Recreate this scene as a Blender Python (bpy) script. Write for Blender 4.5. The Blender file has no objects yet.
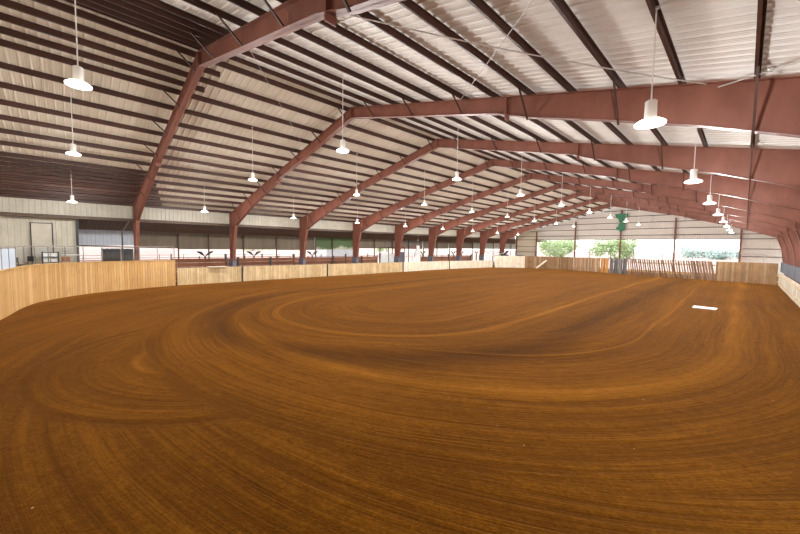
import bpy, math, random
from mathutils import Vector, Matrix
random.seed(7)
S = 7.62          # one bay (25 ft) in metres; the plan is laid out in bays
H = 3.543         # eye height above the dirt
def V(x, y, z): return Vector((x*S, y*S, z*S + H))
SC = bpy.context.scene

# ------------------------------------------------------------ camera
cd = bpy.data.cameras.new('camera'); cam = bpy.data.objects.new('camera', cd); SC.collection.objects.link(cam)
cd.sensor_width = 36; cd.lens = 338.43*36/800; cd.clip_end = 2000
yaw, pit, rol = math.radians(45.4892), math.radians(3.4581), math.radians(0.8022)
fw = Vector((-math.sin(yaw)*math.cos(pit), math.cos(yaw)*math.cos(pit), -math.sin(pit)))
rt = Vector((math.cos(yaw), math.sin(yaw), 0)); up = rt.cross(fw)
r2 = rt*math.cos(rol) + up*math.sin(rol); u2 = up*math.cos(rol) - rt*math.sin(rol)
mw = Matrix((r2, u2, -fw)).transposed().to_4x4(); mw.translation = Vector((0, 0, H)); cam.matrix_world = mw
SC.camera = cam

# ------------------------------------------------------------ light and exposure
SC.view_settings.view_transform = 'Standard'; SC.view_settings.look = 'None'
SC.view_settings.gamma = 1; SC.view_settings.exposure = 0.0
w = bpy.data.worlds.new('sky'); SC.world = w; w.use_nodes = True
wn = w.node_tree.nodes; wl = w.node_tree.links; wn.clear()
wo = wn.new('ShaderNodeOutputWorld'); wb = wn.new('ShaderNodeBackground')
tc = wn.new('ShaderNodeTexCoord'); sp = wn.new('ShaderNodeSeparateXYZ'); rp = wn.new('ShaderNodeValToRGB')
rp.color_ramp.elements[0].color = (1.0, 0.98, 0.95, 1); rp.color_ramp.elements[1].color = (0.62, 0.80, 1.0, 1)
wl.new(tc.outputs['Generated'], sp.inputs[0]); wl.new(sp.outputs['Z'], rp.inputs[0])
wl.new(rp.outputs[0], wb.inputs[0]); wl.new(wb.outputs[0], wo.inputs[0]); wb.inputs[1].default_value = 3.4
sl = bpy.data.lights.new('sun', 'SUN'); sl.energy = 15.0; sl.angle = math.radians(0.6); sl.color = (1, .95, .86)
sun = bpy.data.objects.new('sun', sl); SC.collection.objects.link(sun)
SUN_AZ = Vector((-0.62, 0.78, 0)).normalized(); SUN_EL = math.radians(52)
sd = SUN_AZ*math.cos(SUN_EL) + Vector((0, 0, math.sin(SUN_EL)))      # towards the sun
sun.rotation_euler = sd.to_track_quat('Z', 'Y').to_euler()
LAMP_W = 960.0; LAMP_COL = (1.0, .985, .96)

# ------------------------------------------------------------ materials
def srgb(r, g, b):
    f = lambda c: (c/255/12.92) if c/255 <= .04045 else ((c/255+.055)/1.055)**2.4
    return (f(r), f(g), f(b), 1)
class N:
    def __init__(s, name):
        s.m = bpy.data.materials.new(name); s.m.use_nodes = True; s.t = s.m.node_tree; s.n = s.t.nodes; s.l = s.t.links
        s.b = s.n['Principled BSDF']
    def new(s, t, **k):
        o = s.n.new(t)
        for a, v in k.items(): setattr(o, a, v)
        return o
    def put(s, sock, v):
        if hasattr(v, 'is_output'): s.l.new(v, sock)
        else: sock.default_value = v
    def math(s, op, a, b=0.0, c=None, clamp=False):
        o = s.new('ShaderNodeMath', operation=op, use_clamp=clamp); s.put(o.inputs[0], a); s.put(o.inputs[1], b)
        if c is not None: s.put(o.inputs[2], c)
        return o.outputs[0]
    def mix(s, f, a, b, mode='MIX'):
        o = s.new('ShaderNodeMix', data_type='RGBA', blend_type=mode); s.put(o.inputs[0], f); s.put(o.inputs[6], a); s.put(o.inputs[7], b)
        return o.outputs[2]
    def noise(s, vec, scale=5, detail=3, rough=.55):
        o = s.new('ShaderNodeTexNoise'); s.put(o.inputs['Vector'], vec); o.inputs['Scale'].default_value = scale
        o.inputs['Detail'].default_value = detail; o.inputs['Roughness'].default_value = rough
        return o.outputs[0]
    def obj(s): return s.new('ShaderNodeTexCoord').outputs['Object']
    def pos(s): return s.new('ShaderNodeNewGeometry').outputs['Position']
    def ramp(s, v, *st):
        o = s.new('ShaderNodeValToRGB'); e = o.color_ramp.elements
        while len(e) < len(st): e.new(.5)
        for i, (p, c) in enumerate(st): e[i].position = p; e[i].color = c
        s.put(o.inputs[0], v); return o.outputs[0]
    def scale(s, vec, sc):
        o = s.new('ShaderNodeMapping'); s.put(o.inputs[0], vec); o.inputs['Scale'].default_value = sc; return o.outputs[0]
    def bump(s, h, st=.3, d=.02):
        o = s.new('ShaderNodeBump'); o.inputs['Strength'].default_value = st; o.inputs['Distance'].default_value = d
        s.put(o.inputs['Height'], h); s.l.new(o.outputs[0], s.b.inputs['Normal'])
    def fin(s, col, rough=.6, metal=0.0, spec=None):
        s.put(s.b.inputs['Base Color'], col); s.b.inputs['Roughness'].default_value = rough; s.b.inputs['Metallic'].default_value = metal
        if spec is not None: s.b.inputs['Specular IOR Level'].default_value = spec
        return s.m
def worn(name, c1, c2, rough=.6, metal=0, sc=(1, 1, 1), scale=3, spec=.4):
    n = N(name); v = n.noise(n.scale(n.pos(), sc), scale, 4, .6)
    return n.fin(n.ramp(v, (.3, c1), (.7, c2)), rough, metal, spec)
def boards(name, cols, grain=1.0, rough=.75):
    """wood boards: each board of the mesh carries its own 'rnd' value"""
    n = N(name); a = n.new('ShaderNodeAttribute', attribute_name='rnd').outputs['Fac']
    st = [((i+.5)/len(cols), c) for i, c in enumerate(cols)]
    base = n.ramp(a, *st)
    g = n.noise(n.scale(n.pos(), (9, 9, .7)), 3, 5, .65)
    g2 = n.noise(n.pos(), 1.3, 3)
    f = n.math('MULTIPLY', n.math('ADD', n.math('MULTIPLY', g, .8*grain), n.math('MULTIPLY', g2, .5)), 1.0)
    col = n.mix(1.0, base, n.ramp(f, (.25, (.55, .5, .45, 1)), (.75, (1.18, 1.15, 1.1, 1))), 'MULTIPLY')
    kn = n.new('ShaderNodeTexVoronoi'); n.put(kn.inputs[0], n.scale(n.pos(), (1, 1, .6))); kn.inputs['Scale'].default_value = 2.6
    k = n.math('LESS_THAN', kn.outputs[0], .07)
    col = n.mix(n.math('MULTIPLY', k, .6), col, (.12, .055, .025, 1))
    n.bump(g, .2, .01)
    return n.fin(col, rough, 0, .25)
M = {}
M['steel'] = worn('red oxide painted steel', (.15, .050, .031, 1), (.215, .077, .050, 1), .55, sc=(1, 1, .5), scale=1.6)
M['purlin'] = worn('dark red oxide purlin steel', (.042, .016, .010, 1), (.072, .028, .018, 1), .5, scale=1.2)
M['dark_steel'] = worn('dark weathered steel', (.02, .021, .026, 1), (.05, .048, .055, 1), .6)
M['black'] = worn('black plastic', (.012, .012, .014, 1), (.035, .034, .036, 1), .5)
M['galv'] = worn('galvanised steel', (.42, .42, .42, 1), (.6, .6, .6, 1), .4, .6)
M['alu'] = worn('satin aluminium', (.75, .73, .70, 1), (.9, .88, .85, 1), .35, .3)
M['wire'] = worn('pale wire', (.4, .37, .34, 1), (.55, .5, .47, 1), .5)
M['rail'] = worn('dull grey brown rail paint', (.20, .17, .15, 1), (.28, .25, .22, 1), .5)
M['white'] = worn('white paint', (.72, .71, .69, 1), (.85, .84, .82, 1), .5)
M['bluegrey'] = worn('blue grey paint', (.10, .10, .13, 1), (.17, .17, .21, 1), .6, sc=(1, 4, .4))
def sheet(name, c1, c2, c3):
    n = N(name); v = n.noise(n.scale(n.pos(), (.12, .8, .8)), 1.5, 4, .6); v2 = n.noise(n.pos(), .35, 3)
    c = n.mix(n.math('MULTIPLY', v2, .5), n.ramp(v, (.3, c1), (.7, c2)), c3)
    return n.fin(c, .55, 0, .35)
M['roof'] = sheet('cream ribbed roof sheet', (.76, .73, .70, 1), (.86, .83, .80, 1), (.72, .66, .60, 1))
M['roof_left_dim'] = sheet('ribbed roof sheet tinted for left slope light', (.60, .52, .43, 1), (.72, .65, .56, 1), (.58, .48, .36, 1))  # same sheet as the right slope, with the left's duller, warmer light tinted in
M['wall'] = sheet('pale cream wall sheet', (.42, .39, .32, 1), (.56, .52, .44, 1), (.45, .41, .33, 1))
M['wall_end'] = sheet('pale grey end wall sheet', (.60, .53, .47, 1), (.72, .65, .58, 1), (.60, .53, .45, 1))
M['wall_blue'] = sheet('pale blue grey wall sheet', (.60, .64, .74, 1), (.72, .75, .82, 1), (.62, .64, .70, 1))
M['tan'] = sheet('tan wall sheet', (.62, .50, .36, 1), (.74, .62, .46, 1), (.6, .5, .38, 1))
M['leanto'] = worn('brown lean-to roof sheet', (.10, .065, .04, 1), (.17, .11, .07, 1), .7)
M['curtain'] = worn('grey olive curtain cloth', (.20, .16, .115, 1), (.26, .21, .155, 1), .9, sc=(1, 1, .1), scale=1.2)
M['curtain_pale'] = worn('pale grey green curtain cloth', (.34, .34, .28, 1), (.44, .44, .37, 1), .9, sc=(1, 1, .1), scale=1.2)
def patch_cloth(name, base, pcol, sc, thr, z0, z1):
    n = N(name); p = n.pos(); v = n.noise(n.scale(p, (sc, sc, sc)), 1, 3, .5)
    z = n.new('ShaderNodeSeparateXYZ'); n.put(z.inputs[0], p)
    g = n.math('DIVIDE', n.math('SUBTRACT', z.outputs[2], z0), z1-z0)
    f = n.math('MULTIPLY', n.math('SUBTRACT', n.math('SUBTRACT', v, g), thr), 6.0, clamp=True)
    return n.fin(n.mix(f, base, pcol), .9, 0, .2)
M['curtain_green'] = patch_cloth('green shade cloth with pale faded patches', (.14, .20, .10, 1), (.60, .60, .46, 1), .40, .14, 2.4, 4.9)
M['curtain_red'] = patch_cloth('grey cloth with faded red print', (.21, .185, .155, 1), (.33, .13, .10, 1), .7, .12, 1.5, 7.5)
M['pine'] = boards('fresh pine boards', [(.50, .37, .20, 1), (.57, .43, .25, 1), (.46, .34, .19, 1), (.60, .47, .30, 1)])
M['pine_gold'] = boards('golden pine boards', [(.47, .28, .11, 1), (.54, .34, .14, 1), (.42, .25, .10, 1), (.57, .38, .18, 1)], 1.3)
M['pine_pale'] = boards('pale washed boards', [(.70, .62, .50, 1), (.78, .70, .58, 1), (.66, .58, .46, 1), (.74, .66, .55, 1)])
M['pine_brown'] = boards('brown boards', [(.30, .18, .10, 1), (.40, .25, .14, 1), (.22, .14, .08, 1), (.48, .34, .22, 1)])
M['pine_tan'] = boards('tan boards', [(.25, .15, .078, 1), (.31, .19, .10, 1), (.19, .115, .06, 1), (.36, .24, .14, 1)])
M['pine_dark'] = boards('dark brown boards', [(.15, .09, .06, 1), (.22, .13, .085, 1), (.11, .07, .045, 1), (.30, .20, .135, 1)])
M['pine_orange'] = boards('orange stained boards', [(.55, .26, .07, 1), (.42, .19, .06, 1), (.62, .33, .11, 1), (.35, .18, .08, 1)])
M['board_grey'] = boards('dark grey boards', [(.07, .075, .085, 1), (.14, .14, .15, 1), (.09, .085, .08, 1), (.22, .21, .20, 1)])
M['board_right'] = boards('pale grey brown boards', [(.46, .42, .36, 1), (.54, .50, .44, 1), (.42, .38, .32, 1), (.58, .54, .48, 1)])
M['board_blue'] = boards('blue grey weathered boards', [(.08, .09, .115, 1), (.12, .135, .165, 1), (.065, .075, .10, 1), (.16, .175, .21, 1)])
M['pen'] = boards('red brown stained boards', [(.16, .065, .035, 1), (.22, .09, .05, 1), (.13, .055, .03, 1), (.26, .12, .07, 1)])
M['beam'] = worn('dark brown steel beam', (.07, .042, .028, 1), (.11, .07, .045, 1), .6)
n = N('green painted plywood'); M['green'] = n.fin(n.ramp(n.noise(n.pos(), 6, 3), (.3, (.015, .11, .05, 1)), (.7, (.03, .20, .09, 1))), .6)
n = N('clear acrylic pane'); g = n.new('ShaderNodeBsdfTransparent'); g.inputs[0].default_value = (.93, .95, .97, 1)
gl = n.new('ShaderNodeBsdfGlossy'); gl.inputs['Roughness'].default_value = .05; mx = n.new('ShaderNodeMixShader'); mx.inputs[0].default_value = .06
n.l.new(g.outputs[0], mx.inputs[1]); n.l.new(gl.outputs[0], mx.inputs[2]); n.l.new(mx.outputs[0], n.n['Material Output'].inputs[0]); M['glass'] = n.m
n = N('frosted pale blue pane'); g = n.new('ShaderNodeBsdfTransparent'); g.inputs[0].default_value = (.85, .9, .97, 1)
gl = n.new('ShaderNodeBsdfDiffuse'); gl.inputs[0].default_value = (.68, .76, .86, 1); mx = n.new('ShaderNodeMixShader'); mx.inputs[0].default_value = .62
n.l.new(g.outputs[0], mx.inputs[1]); n.l.new(gl.outputs[0], mx.inputs[2]); n.l.new(mx.outputs[0], n.n['Material Output'].inputs[0]); M['frost'] = n.m
# the lamp's glowing acrylic lens lets light through and gives off light
n = N('glowing acrylic lamp lens'); g = n.new('ShaderNodeBsdfTransparent'); e = n.new('ShaderNodeEmission')
e.inputs[0].default_value = (1, .93, .84, 1); e.inputs[1].default_value = 7; mx = n.new('ShaderNodeMixShader'); mx.inputs[0].default_value = .55
n.l.new(g.outputs[0], mx.inputs[1]); n.l.new(e.outputs[0], mx.inputs[2]); n.l.new(mx.outputs[0], n.n['Material Output'].inputs[0]); M['lens'] = n.m
M['pine_ground'] = worn('dry pale ground', (.15, .095, .078, 1), (.22, .155, .13, 1), .95, scale=.2)
M['bark'] = worn('bark', (.10, .08, .06, 1), (.18, .14, .1, 1), .9)
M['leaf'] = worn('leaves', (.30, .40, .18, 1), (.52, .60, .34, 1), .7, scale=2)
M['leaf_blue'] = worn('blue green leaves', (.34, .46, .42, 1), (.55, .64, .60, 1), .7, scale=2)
M['stone'] = worn('pale chips', (.5, .42, .32, 1), (.7, .62, .5, 1), .9)

# dirt: dragged into overlapping stadium-shaped loops
n = N('dragged brown arena dirt'); P = n.pos(); sx = n.new('ShaderNodeSeparateXYZ'); n.put(sx.inputs[0], P)
X = n.math('DIVIDE', sx.outputs[0], S); Y = n.math('DIVIDE', sx.outputs[1], S)
warp = n.noise(P, .045, 1); warp = n.math('MULTIPLY', n.math('SUBTRACT', warp, .5), .26)
def ring(cx, cy, ysq=1.0):
    dx = n.math('SUBTRACT', X, cx); dy = n.math('MULTIPLY', n.math('MINIMUM', n.math('SUBTRACT', Y, cy), 0.0), ysq)
    return n.math('ADD', n.math('SQRT', n.math('ADD', n.math('MULTIPLY', dx, dx), n.math('MULTIPLY', dy, dy))), warp)
def streaks(r, seed):
    def one(f, along, det):
        c = n.new('ShaderNodeCombineXYZ'); n.put(c.inputs[0], n.math('MULTIPLY', r, f)); n.put(c.inputs[1], n.math('MULTIPLY', X, along)); n.put(c.inputs[2], n.math('ADD', n.math('MULTIPLY', Y, along), seed))
        return n.noise(c.outputs[0], 1.0, det, .6)
    a = n.math('MULTIPLY', one(7, .5, 2), .26); b = n.math('MULTIPLY', one(26, .9, 3), .30); c = n.math('MULTIPLY', one(95, 2.0, 2), .26); d = n.math('MULTIPLY', one(260, 3.0, 2), .18)
    return n.math('ADD', n.math('ADD', n.math('ADD', a, b), c), d)
def line(r, r0, wd, amp):
    d = n.math('ABSOLUTE', n.math('SUBTRACT', r, r0)); return n.math('MULTIPLY', n.math('SUBTRACT', 1.0, n.math('DIVIDE', d, wd), clamp=True), amp)
def inside(r, r0, soft=.04): return n.math('DIVIDE', n.math('SUBTRACT', r0+soft, r), soft*2, clamp=True)
def lerp(f, a, b): return n.math('ADD', n.math('MULTIPLY', a, n.math('SUBTRACT', 1.0, f)), n.math('MULTIPLY', b, f))
r0 = ring(-1.3, 2.3); v = streaks(r0, 1.7)
r3 = ring(-1.60, .62); r3c = ring(-1.60, .50); s3 = n.math('ADD', streaks(r3, 5.1), line(r3c, .33, .025, .32)); s3 = n.math('SUBTRACT', s3, line(r3, .735, .035, .22))
v = lerp(inside(r3, .74), v, s3)
r1 = ring(-1.6, 2.2); s1 = n.math('ADD', streaks(r1, 9.3), line(r1, 1.58, .08, .16)); s1 = n.math('ADD', s1, line(r1, 1.22, .012, .16))
v = lerp(inside(r1, 2.02), v, s1)
r2_ = ring(-1.9, 1.78); v = n.math('SUBTRACT', v, line(r2_, 1.22, .15, .22)); s2 = n.math('ADD', streaks(r2_, 14.9), line(r2_, .88, .035, .20)); s2 = n.math('SUBTRACT', s2, line(r2_, .66, .16, .05))
v = lerp(inside(r2_, 1.10, .05), v, s2)
grain = n.noise(P, 14, 4, .7); clod = n.noise(P, 3.0, 5, .7); big = n.noise(P, .13, 3)
vv = n.math('ADD', n.math('ADD', v, n.math('MULTIPLY', n.math('SUBTRACT', grain, .5), .42)), n.math('MULTIPLY', n.math('SUBTRACT', clod, .5), .26))
vv = n.math('ADD', vv, n.math('MULTIPLY', n.math('SUBTRACT', big, .5), .22))
col = n.ramp(vv, (.22, (.032, .0085, .0002, 1)), (.48, (.095, .0300, .0006, 1)), (.68, (.195, .070, .0035, 1)), (.88, (.36, .16, .030, 1)))
fine = n.noise(P, 32, 4, .75)
hh = n.math('ADD', n.math('ADD', n.math('MULTIPLY', v, 1.0), n.math('MULTIPLY', clod, .35)), n.math('MULTIPLY', fine, .22))
peb = n.new('ShaderNodeTexVoronoi'); n.put(peb.inputs[0], P); peb.inputs['Scale'].default_value = 1.3
col = n.mix(n.math('LESS_THAN', peb.outputs[0], .022), col, (.5, .36, .22, 1))
n.bump(hh, .9, .12); M['dirt'] = n.fin(col, .9, 0, .02)
n.b.inputs['Sheen Weight'].default_value = .22; n.b.inputs['Sheen Roughness'].default_value = .28; n.b.inputs['Sheen Tint'].default_value = (1, .50, .18, 1)

# ------------------------------------------------------------ mesh builder
class MB:
    def __init__(s): s.v = []; s.f = []; s.r = []
    def add(s, vs, fs, r=None):
        o = len(s.v); s.v += [tuple(v) for v in vs]; r = random.random() if r is None else r
        for f in fs: s.f.append([o+i for i in f]); s.r.append(r)
    def hexa(s, a, r=None):   # 8 points: bottom ring of 4 then top ring of 4
        s.add(a, [(3,2,1,0),(4,5,6,7),(0,1,5,4),(1,2,6,5),(2,3,7,6),(3,0,4,7)], r); return s
    def box(s, x0, x1, y0, y1, z0, z1, r=None):
        return s.hexa([(x0,y0,z0),(x1,y0,z0),(x1,y1,z0),(x0,y1,z0),(x0,y0,z1),(x1,y0,z1),(x1,y1,z1),(x0,y1,z1)], r)
    def bar(s, p, q, w=.05, h=None, upv=(0, 0, 1)):
        p = Vector(p); q = Vector(q); h = w if h is None else h; d = (q-p).normalized(); u = Vector(upv)
        if abs(d.dot(u)) > .98: u = Vector((0, 1, 0))
        a = d.cross(u).normalized()*w/2; b = a.cross(d).normalized()*h/2
        return s.hexa([p-a-b, p+a-b, q+a-b, q-a-b, p-a+b, p+a+b, q+a+b, q-a+b])
    def tube(s, p, q, r=.03, n=8, r1=None):
        p = Vector(p); q = Vector(q); r1 = r if r1 is None else r1; d = (q-p).normalized(); u = Vector((0, 0, 1)) if abs(d.z) < .95 else Vector((1, 0, 0))
        a = d.cross(u).normalized(); b = a.cross(d); vs = []
        for c, rr in ((p, r), (q, r1)):
            for i in range(n): t = 2*math.pi*i/n; vs.append(c + a*math.cos(t)*rr + b*math.sin(t)*rr)
        s.add(vs, [(i, (i+1) % n, n+(i+1) % n, n+i) for i in range(n)] + [tuple(range(n))[::-1], tuple(range(n, 2*n))]); return s
    def lathe(s, prof, n=20, o=(0, 0, 0)):
        vs = []; fs = []
        for r, z in prof:
            for i in range(n): t = 2*math.pi*i/n; vs.append((o[0]+r*math.cos(t), o[1]+r*math.sin(t), o[2]+z))
        for k in range(len(prof)-1):
            for i in range(n): fs.append((k*n+i, k*n+(i+1) % n, (k+1)*n+(i+1) % n, (k+1)*n+i))
        s.add(vs, fs); return s
    def prism(s, poly, y0, y1):     # polygon in XZ extruded along Y
        n_ = len(poly); s.add([(x, y0, z) for x, z in poly]+[(x, y1, z) for x, z in poly],
              [tuple(range(n_)), tuple(range(n_, 2*n_))[::-1]]+[((i+1) % n_, i, n_+i, n_+(i+1) % n_) for i in range(n_)]); return s
    def build(s, name, mat, parent=None, origin=None):
        me = bpy.data.meshes.new(name); o_ = Vector(origin) if origin is not None else Vector((0, 0, 0))
        me.from_pydata([tuple(Vector(v)-o_) for v in s.v], [], s.f); me.update()
        a = me.attributes.new('rnd', 'FLOAT', 'FACE'); a.data.foreach_set('value', s.r)
        me.materials.append(mat); o = bpy.data.objects.new(name, me); SC.collection.objects.link(o)
        if parent is not None:
            o.parent = parent
            if origin is None: o.matrix_parent_inverse = Matrix.Translation(-parent_loc(parent))
            else: o.location = o_ - parent_loc(parent)
        else: o.location = o_
        return o
def parent_loc(p):
    v = Vector(p.location)
    if p.parent is not None: v = v + (parent_loc(p.parent) if p.matrix_parent_inverse == Matrix.Identity(4) else Vector((0, 0, 0)))
    return v
def tag(o, label, cat, group=None):
    o['label'] = label; o['category'] = cat
    if group: o['group'] = group
    return o
def thing(name, label, cat, loc, group=None):
    o = bpy.data.objects.new(name, None); SC.collection.objects.link(o); o.location = loc; o.empty_display_size = .2
    return tag(o, label, cat, group)
def struct(o): o['kind'] = 'structure'; return o
def copy_tree(o, parent=None):
    c = o.copy(); SC.collection.objects.link(c)
    if parent is not None: c.parent = parent
    for ch in list(o.children): copy_tree(ch, c)
    return c

# ------------------------------------------------------------ building numbers (in bays)
XR, ZR, SLP = -2.095, 1.022, .235          # ridge line, underside of purlins at ridge, roof pitch
HW = 2.667                                  # half width
XL, XRW = XR-HW, XR+HW
Y0 = .545                                   # first frame
YE, YF = 9.43, -.62                         # far and near end walls
def rz(x): return ZR - SLP*abs(x-XR)        # rafter top / purlin bottom
PD = .20/S                                  # purlin depth
FLOOR = -.465

# ------------------------------------------------------------ large structure
mb = MB(); g0 = V(-4.8, -.7, FLOOR); g1 = V(.62, 9.5, FLOOR)
nx, ny = 60, 100
vs = [(g0.x+(g1.x-g0.x)*i/nx, g0.y+(g1.y-g0.y)*j/ny, 0.012*math.sin(i*.9)*math.cos(j*.6)) for j in range(ny+1) for i in range(nx+1)]
mb.add(vs, [(j*(nx+1)+i, j*(nx+1)+i+1, (j+1)*(nx+1)+i+1, (j+1)*(nx+1)+i) for j in range(ny) for i in range(nx)])
fl = struct(mb.build('floor', M['dirt']))
for p_ in fl.data.polygons: p_.use_smooth = True
mb = MB(); a, b, c, d = V(-60, -30, FLOOR), V(40, -30, FLOOR), V(40, 70, FLOOR), V(-60, 70, FLOOR)
for q in (a, b, c, d): q.z = -.05
mb.add([a, b, c, d], [(0, 1, 2, 3)]); struct(mb.build('floor', M['pine_ground']))

# ribbed roof sheets with one missing bit of sheet that lets the sun through
PITCH = .3048
def ribs(y0, y1):
    pts = []; y = y0
    while y < y1:
        for dy, dz in ((0, .036), (.075, .036), (.088, .027), (.10, .036), (.15, .036), (.163, .027), (.175, .036), (.215, .036), (.24, .0), (.275, .0)): 
            if y+dy < y1: pts.append((y+dy, dz))
        y += PITCH
    return pts
def roof_sheet(side, hole=None):
    pts = ribs(YF*S, YE*S)
    xs = [0, HW+.02] if hole is None else [0, hole[0], hole[1], HW+.02]
    mb = MB(); vs = []; fs = []
    for y, dz in pts:
        for u in xs: vs.append(((XR+side*u)*S, y, (ZR-SLP*u+PD)*S+H+dz))
    k = len(xs)
    for i in range(len(pts)-1):
        for j in range(k-1):
            if hole and j == 1 and hole[2]*S < pts[i][0] < hole[3]*S: continue
            a = i*k+j; fs.append((a, a+1, a+k+1, a+k))
    # an outer skin, so the sheet has thickness
    n0 = len(vs); vs += [(x, y, z+.012) for x, y, z in vs]; fs += [tuple(q+n0 for q in f) for f in fs]
    mb.add(vs, fs); return struct(mb.build('ceiling', M['roof'] if side > 0 else M['roof_left_dim']))
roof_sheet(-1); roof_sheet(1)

def siding(x0, y0, x1, y1, zb, zt, mat, name, ztf=None, notch=None, off=.03, kind=True):
    """ribbed sheet standing between two plan points; zt may be a function of x"""
    p0 = Vector((x0*S, y0*S)); p1 = Vector((x1*S, y1*S)); L = (p1-p0).length; d = (p1-p0)/L; nn = Vector((-d.y, d.x)); mb = MB()
    s_ = 0; st = []
    while s_ < L:
        for ds, o in ((0, 0), (.22, 0), (.24, off), (.285, off)):
            if s_+ds < L: st.append((s_+ds, o))
        s_ += PITCH
    st.append((L, 0)); vs = []
    for s_, o in st:
        q = p0+d*s_+nn*o; t = (ztf(q.x/S) if ztf else zt)
        vs.append((q.x, q.y, zb*S+H)); vs.append((q.x, q.y, t*S+H))
    m_ = len(vs); vs2 = [(v[0]+nn.x*.02, v[1]+nn.y*.02, v[2]) for v in vs]
    fs = [(2*i, 2*i+2, 2*i+3, 2*i+1) for i in range(len(st)-1)]
    mb.add(vs+vs2, fs+[tuple(reversed([q+m_ for q in f])) for f in fs]+[(2*i, 2*i+1, m_+2*i+1, m_+2*i) for i in (0, len(st)-1)]
           + [(2*i+1, 2*i+3, m_+2*i+3, m_+2*i+1) for i in range(len(st)-1)] + [(2*i+2, 2*i, m_+2*i, m_+2*i+2) for i in range(len(st)-1)])
    o = mb.build(name, mat); return struct(o) if kind else o
GB = .258     # bottom of the eave strip
siding(XL-.01, YE, XL-.01, YF, GB, .421, M['wall'], 'wall_left')
# far end wall: high panel over the opening, full-height panels at both sides
top = lambda x: rz(x)+PD+.005
EC = [-4.113, -3.10, -2.091, -1.08, -.07]
for xa, xb in ((EC[0], XR), (XR, EC[4])): siding(xa, YE+.02, xb, YE+.02, .237, 0, M['wall_end'], 'wall_back', ztf=top)
siding(XL, YE+.02, EC[0], YE+.02, FLOOR, 0, M['tan'], 'wall_back', ztf=top)
siding(EC[4], YE+.02, XRW, YE+.02, FLOOR, 0, M['wall_end'], 'wall_back', ztf=top)
siding(XRW+.01, YF, XRW+.01, YE, .20, .421, M['wall'], 'wall_right')
siding(XR, YF, XL, YF, FLOOR, 0, M['wall'], 'wall_front', ztf=top); siding(XRW, YF, XR, YF, FLOOR, 0, M['wall'], 'wall_front', ztf=top)
# lean-to roof along the left aisle, and the pale block of siding at its near end
XO = -5.82
mb = MB(); pts = ribs(YF*S, 11.9*S); vs = []
for y, dz in pts: vs += [((XL-.02)*S, y, GB*S+H+.05+dz), ((XO-.06)*S, y, .145*S+H+.05+dz)]
fs = [(2*i, 2*i+1, 2*i+3, 2*i+2) for i in range(len(pts)-1)]
mb.add(vs, fs); struct(mb.build('ceiling', M['leanto']))
siding(-4.90, .083, -4.90, YF, FLOOR, .235, M['wall'], 'wall_left'); siding(XO, .083, -4.90, .083, FLOOR, .235, M['wall'], 'wall_left')
siding(XO, .66, XO, .083, -.04, .16, M['wall_blue'], 'wall_left')

# ------------------------------------------------------------ steel frames
ORD = ['nearest', 'second', 'third', 'fourth', 'fifth', 'sixth', 'seventh', 'eighth', 'ninth', 'tenth', 'eleventh', 'twelfth', 'thirteenth', 'fourteenth', 'fifteenth']
prof = [(0, .076), (1.2, .078), (1.36, .100), (1.66, .115), (1.97, .140), (2.22, .172), (2.44, .205)]
def ibeam(mb, outer, inner, y, fw_=.0165, web=.0025, ft=.0032):
    """tapered I section: outer and inner polylines (x,z) in bays, at plane y"""
    n_ = len(outer)
    for i in range(n_-1):
        o0, o1, i0, i1 = outer[i], outer[i+1], inner[i], inner[i+1]
        mb.hexa([V(i0[0], y-web, i0[1]), V(i0[0], y+web, i0[1]), V(i1[0], y+web, i1[1]), V(i1[0], y-web, i1[1]),
                 V(o0[0], y-web, o0[1]), V(o0[0], y+web, o0[1]), V(o1[0], y+web, o1[1]), V(o1[0], y-web, o1[1])])
        for a, b, c, d in ((o0, o1, i0, i1), (i0, i1, o0, o1)):
            da = (Vector(c)-Vector(a)).normalized()*ft; db = (Vector(d)-Vector(b)).normalized()*ft
            e0 = Vector(a)+da; e1 = Vector(b)+db
            mb.hexa([V(a[0], y-fw_, a[1]), V(a[0], y+fw_, a[1]), V(b[0], y+fw_, b[1]), V(b[0], y-fw_, b[1]),
                     V(e0.x, y-fw_, e0.y), V(e0.x, y+fw_, e0.y), V(e1.x, y+fw_, e1.y), V(e1.x, y-fw_, e1.y)])
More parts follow.
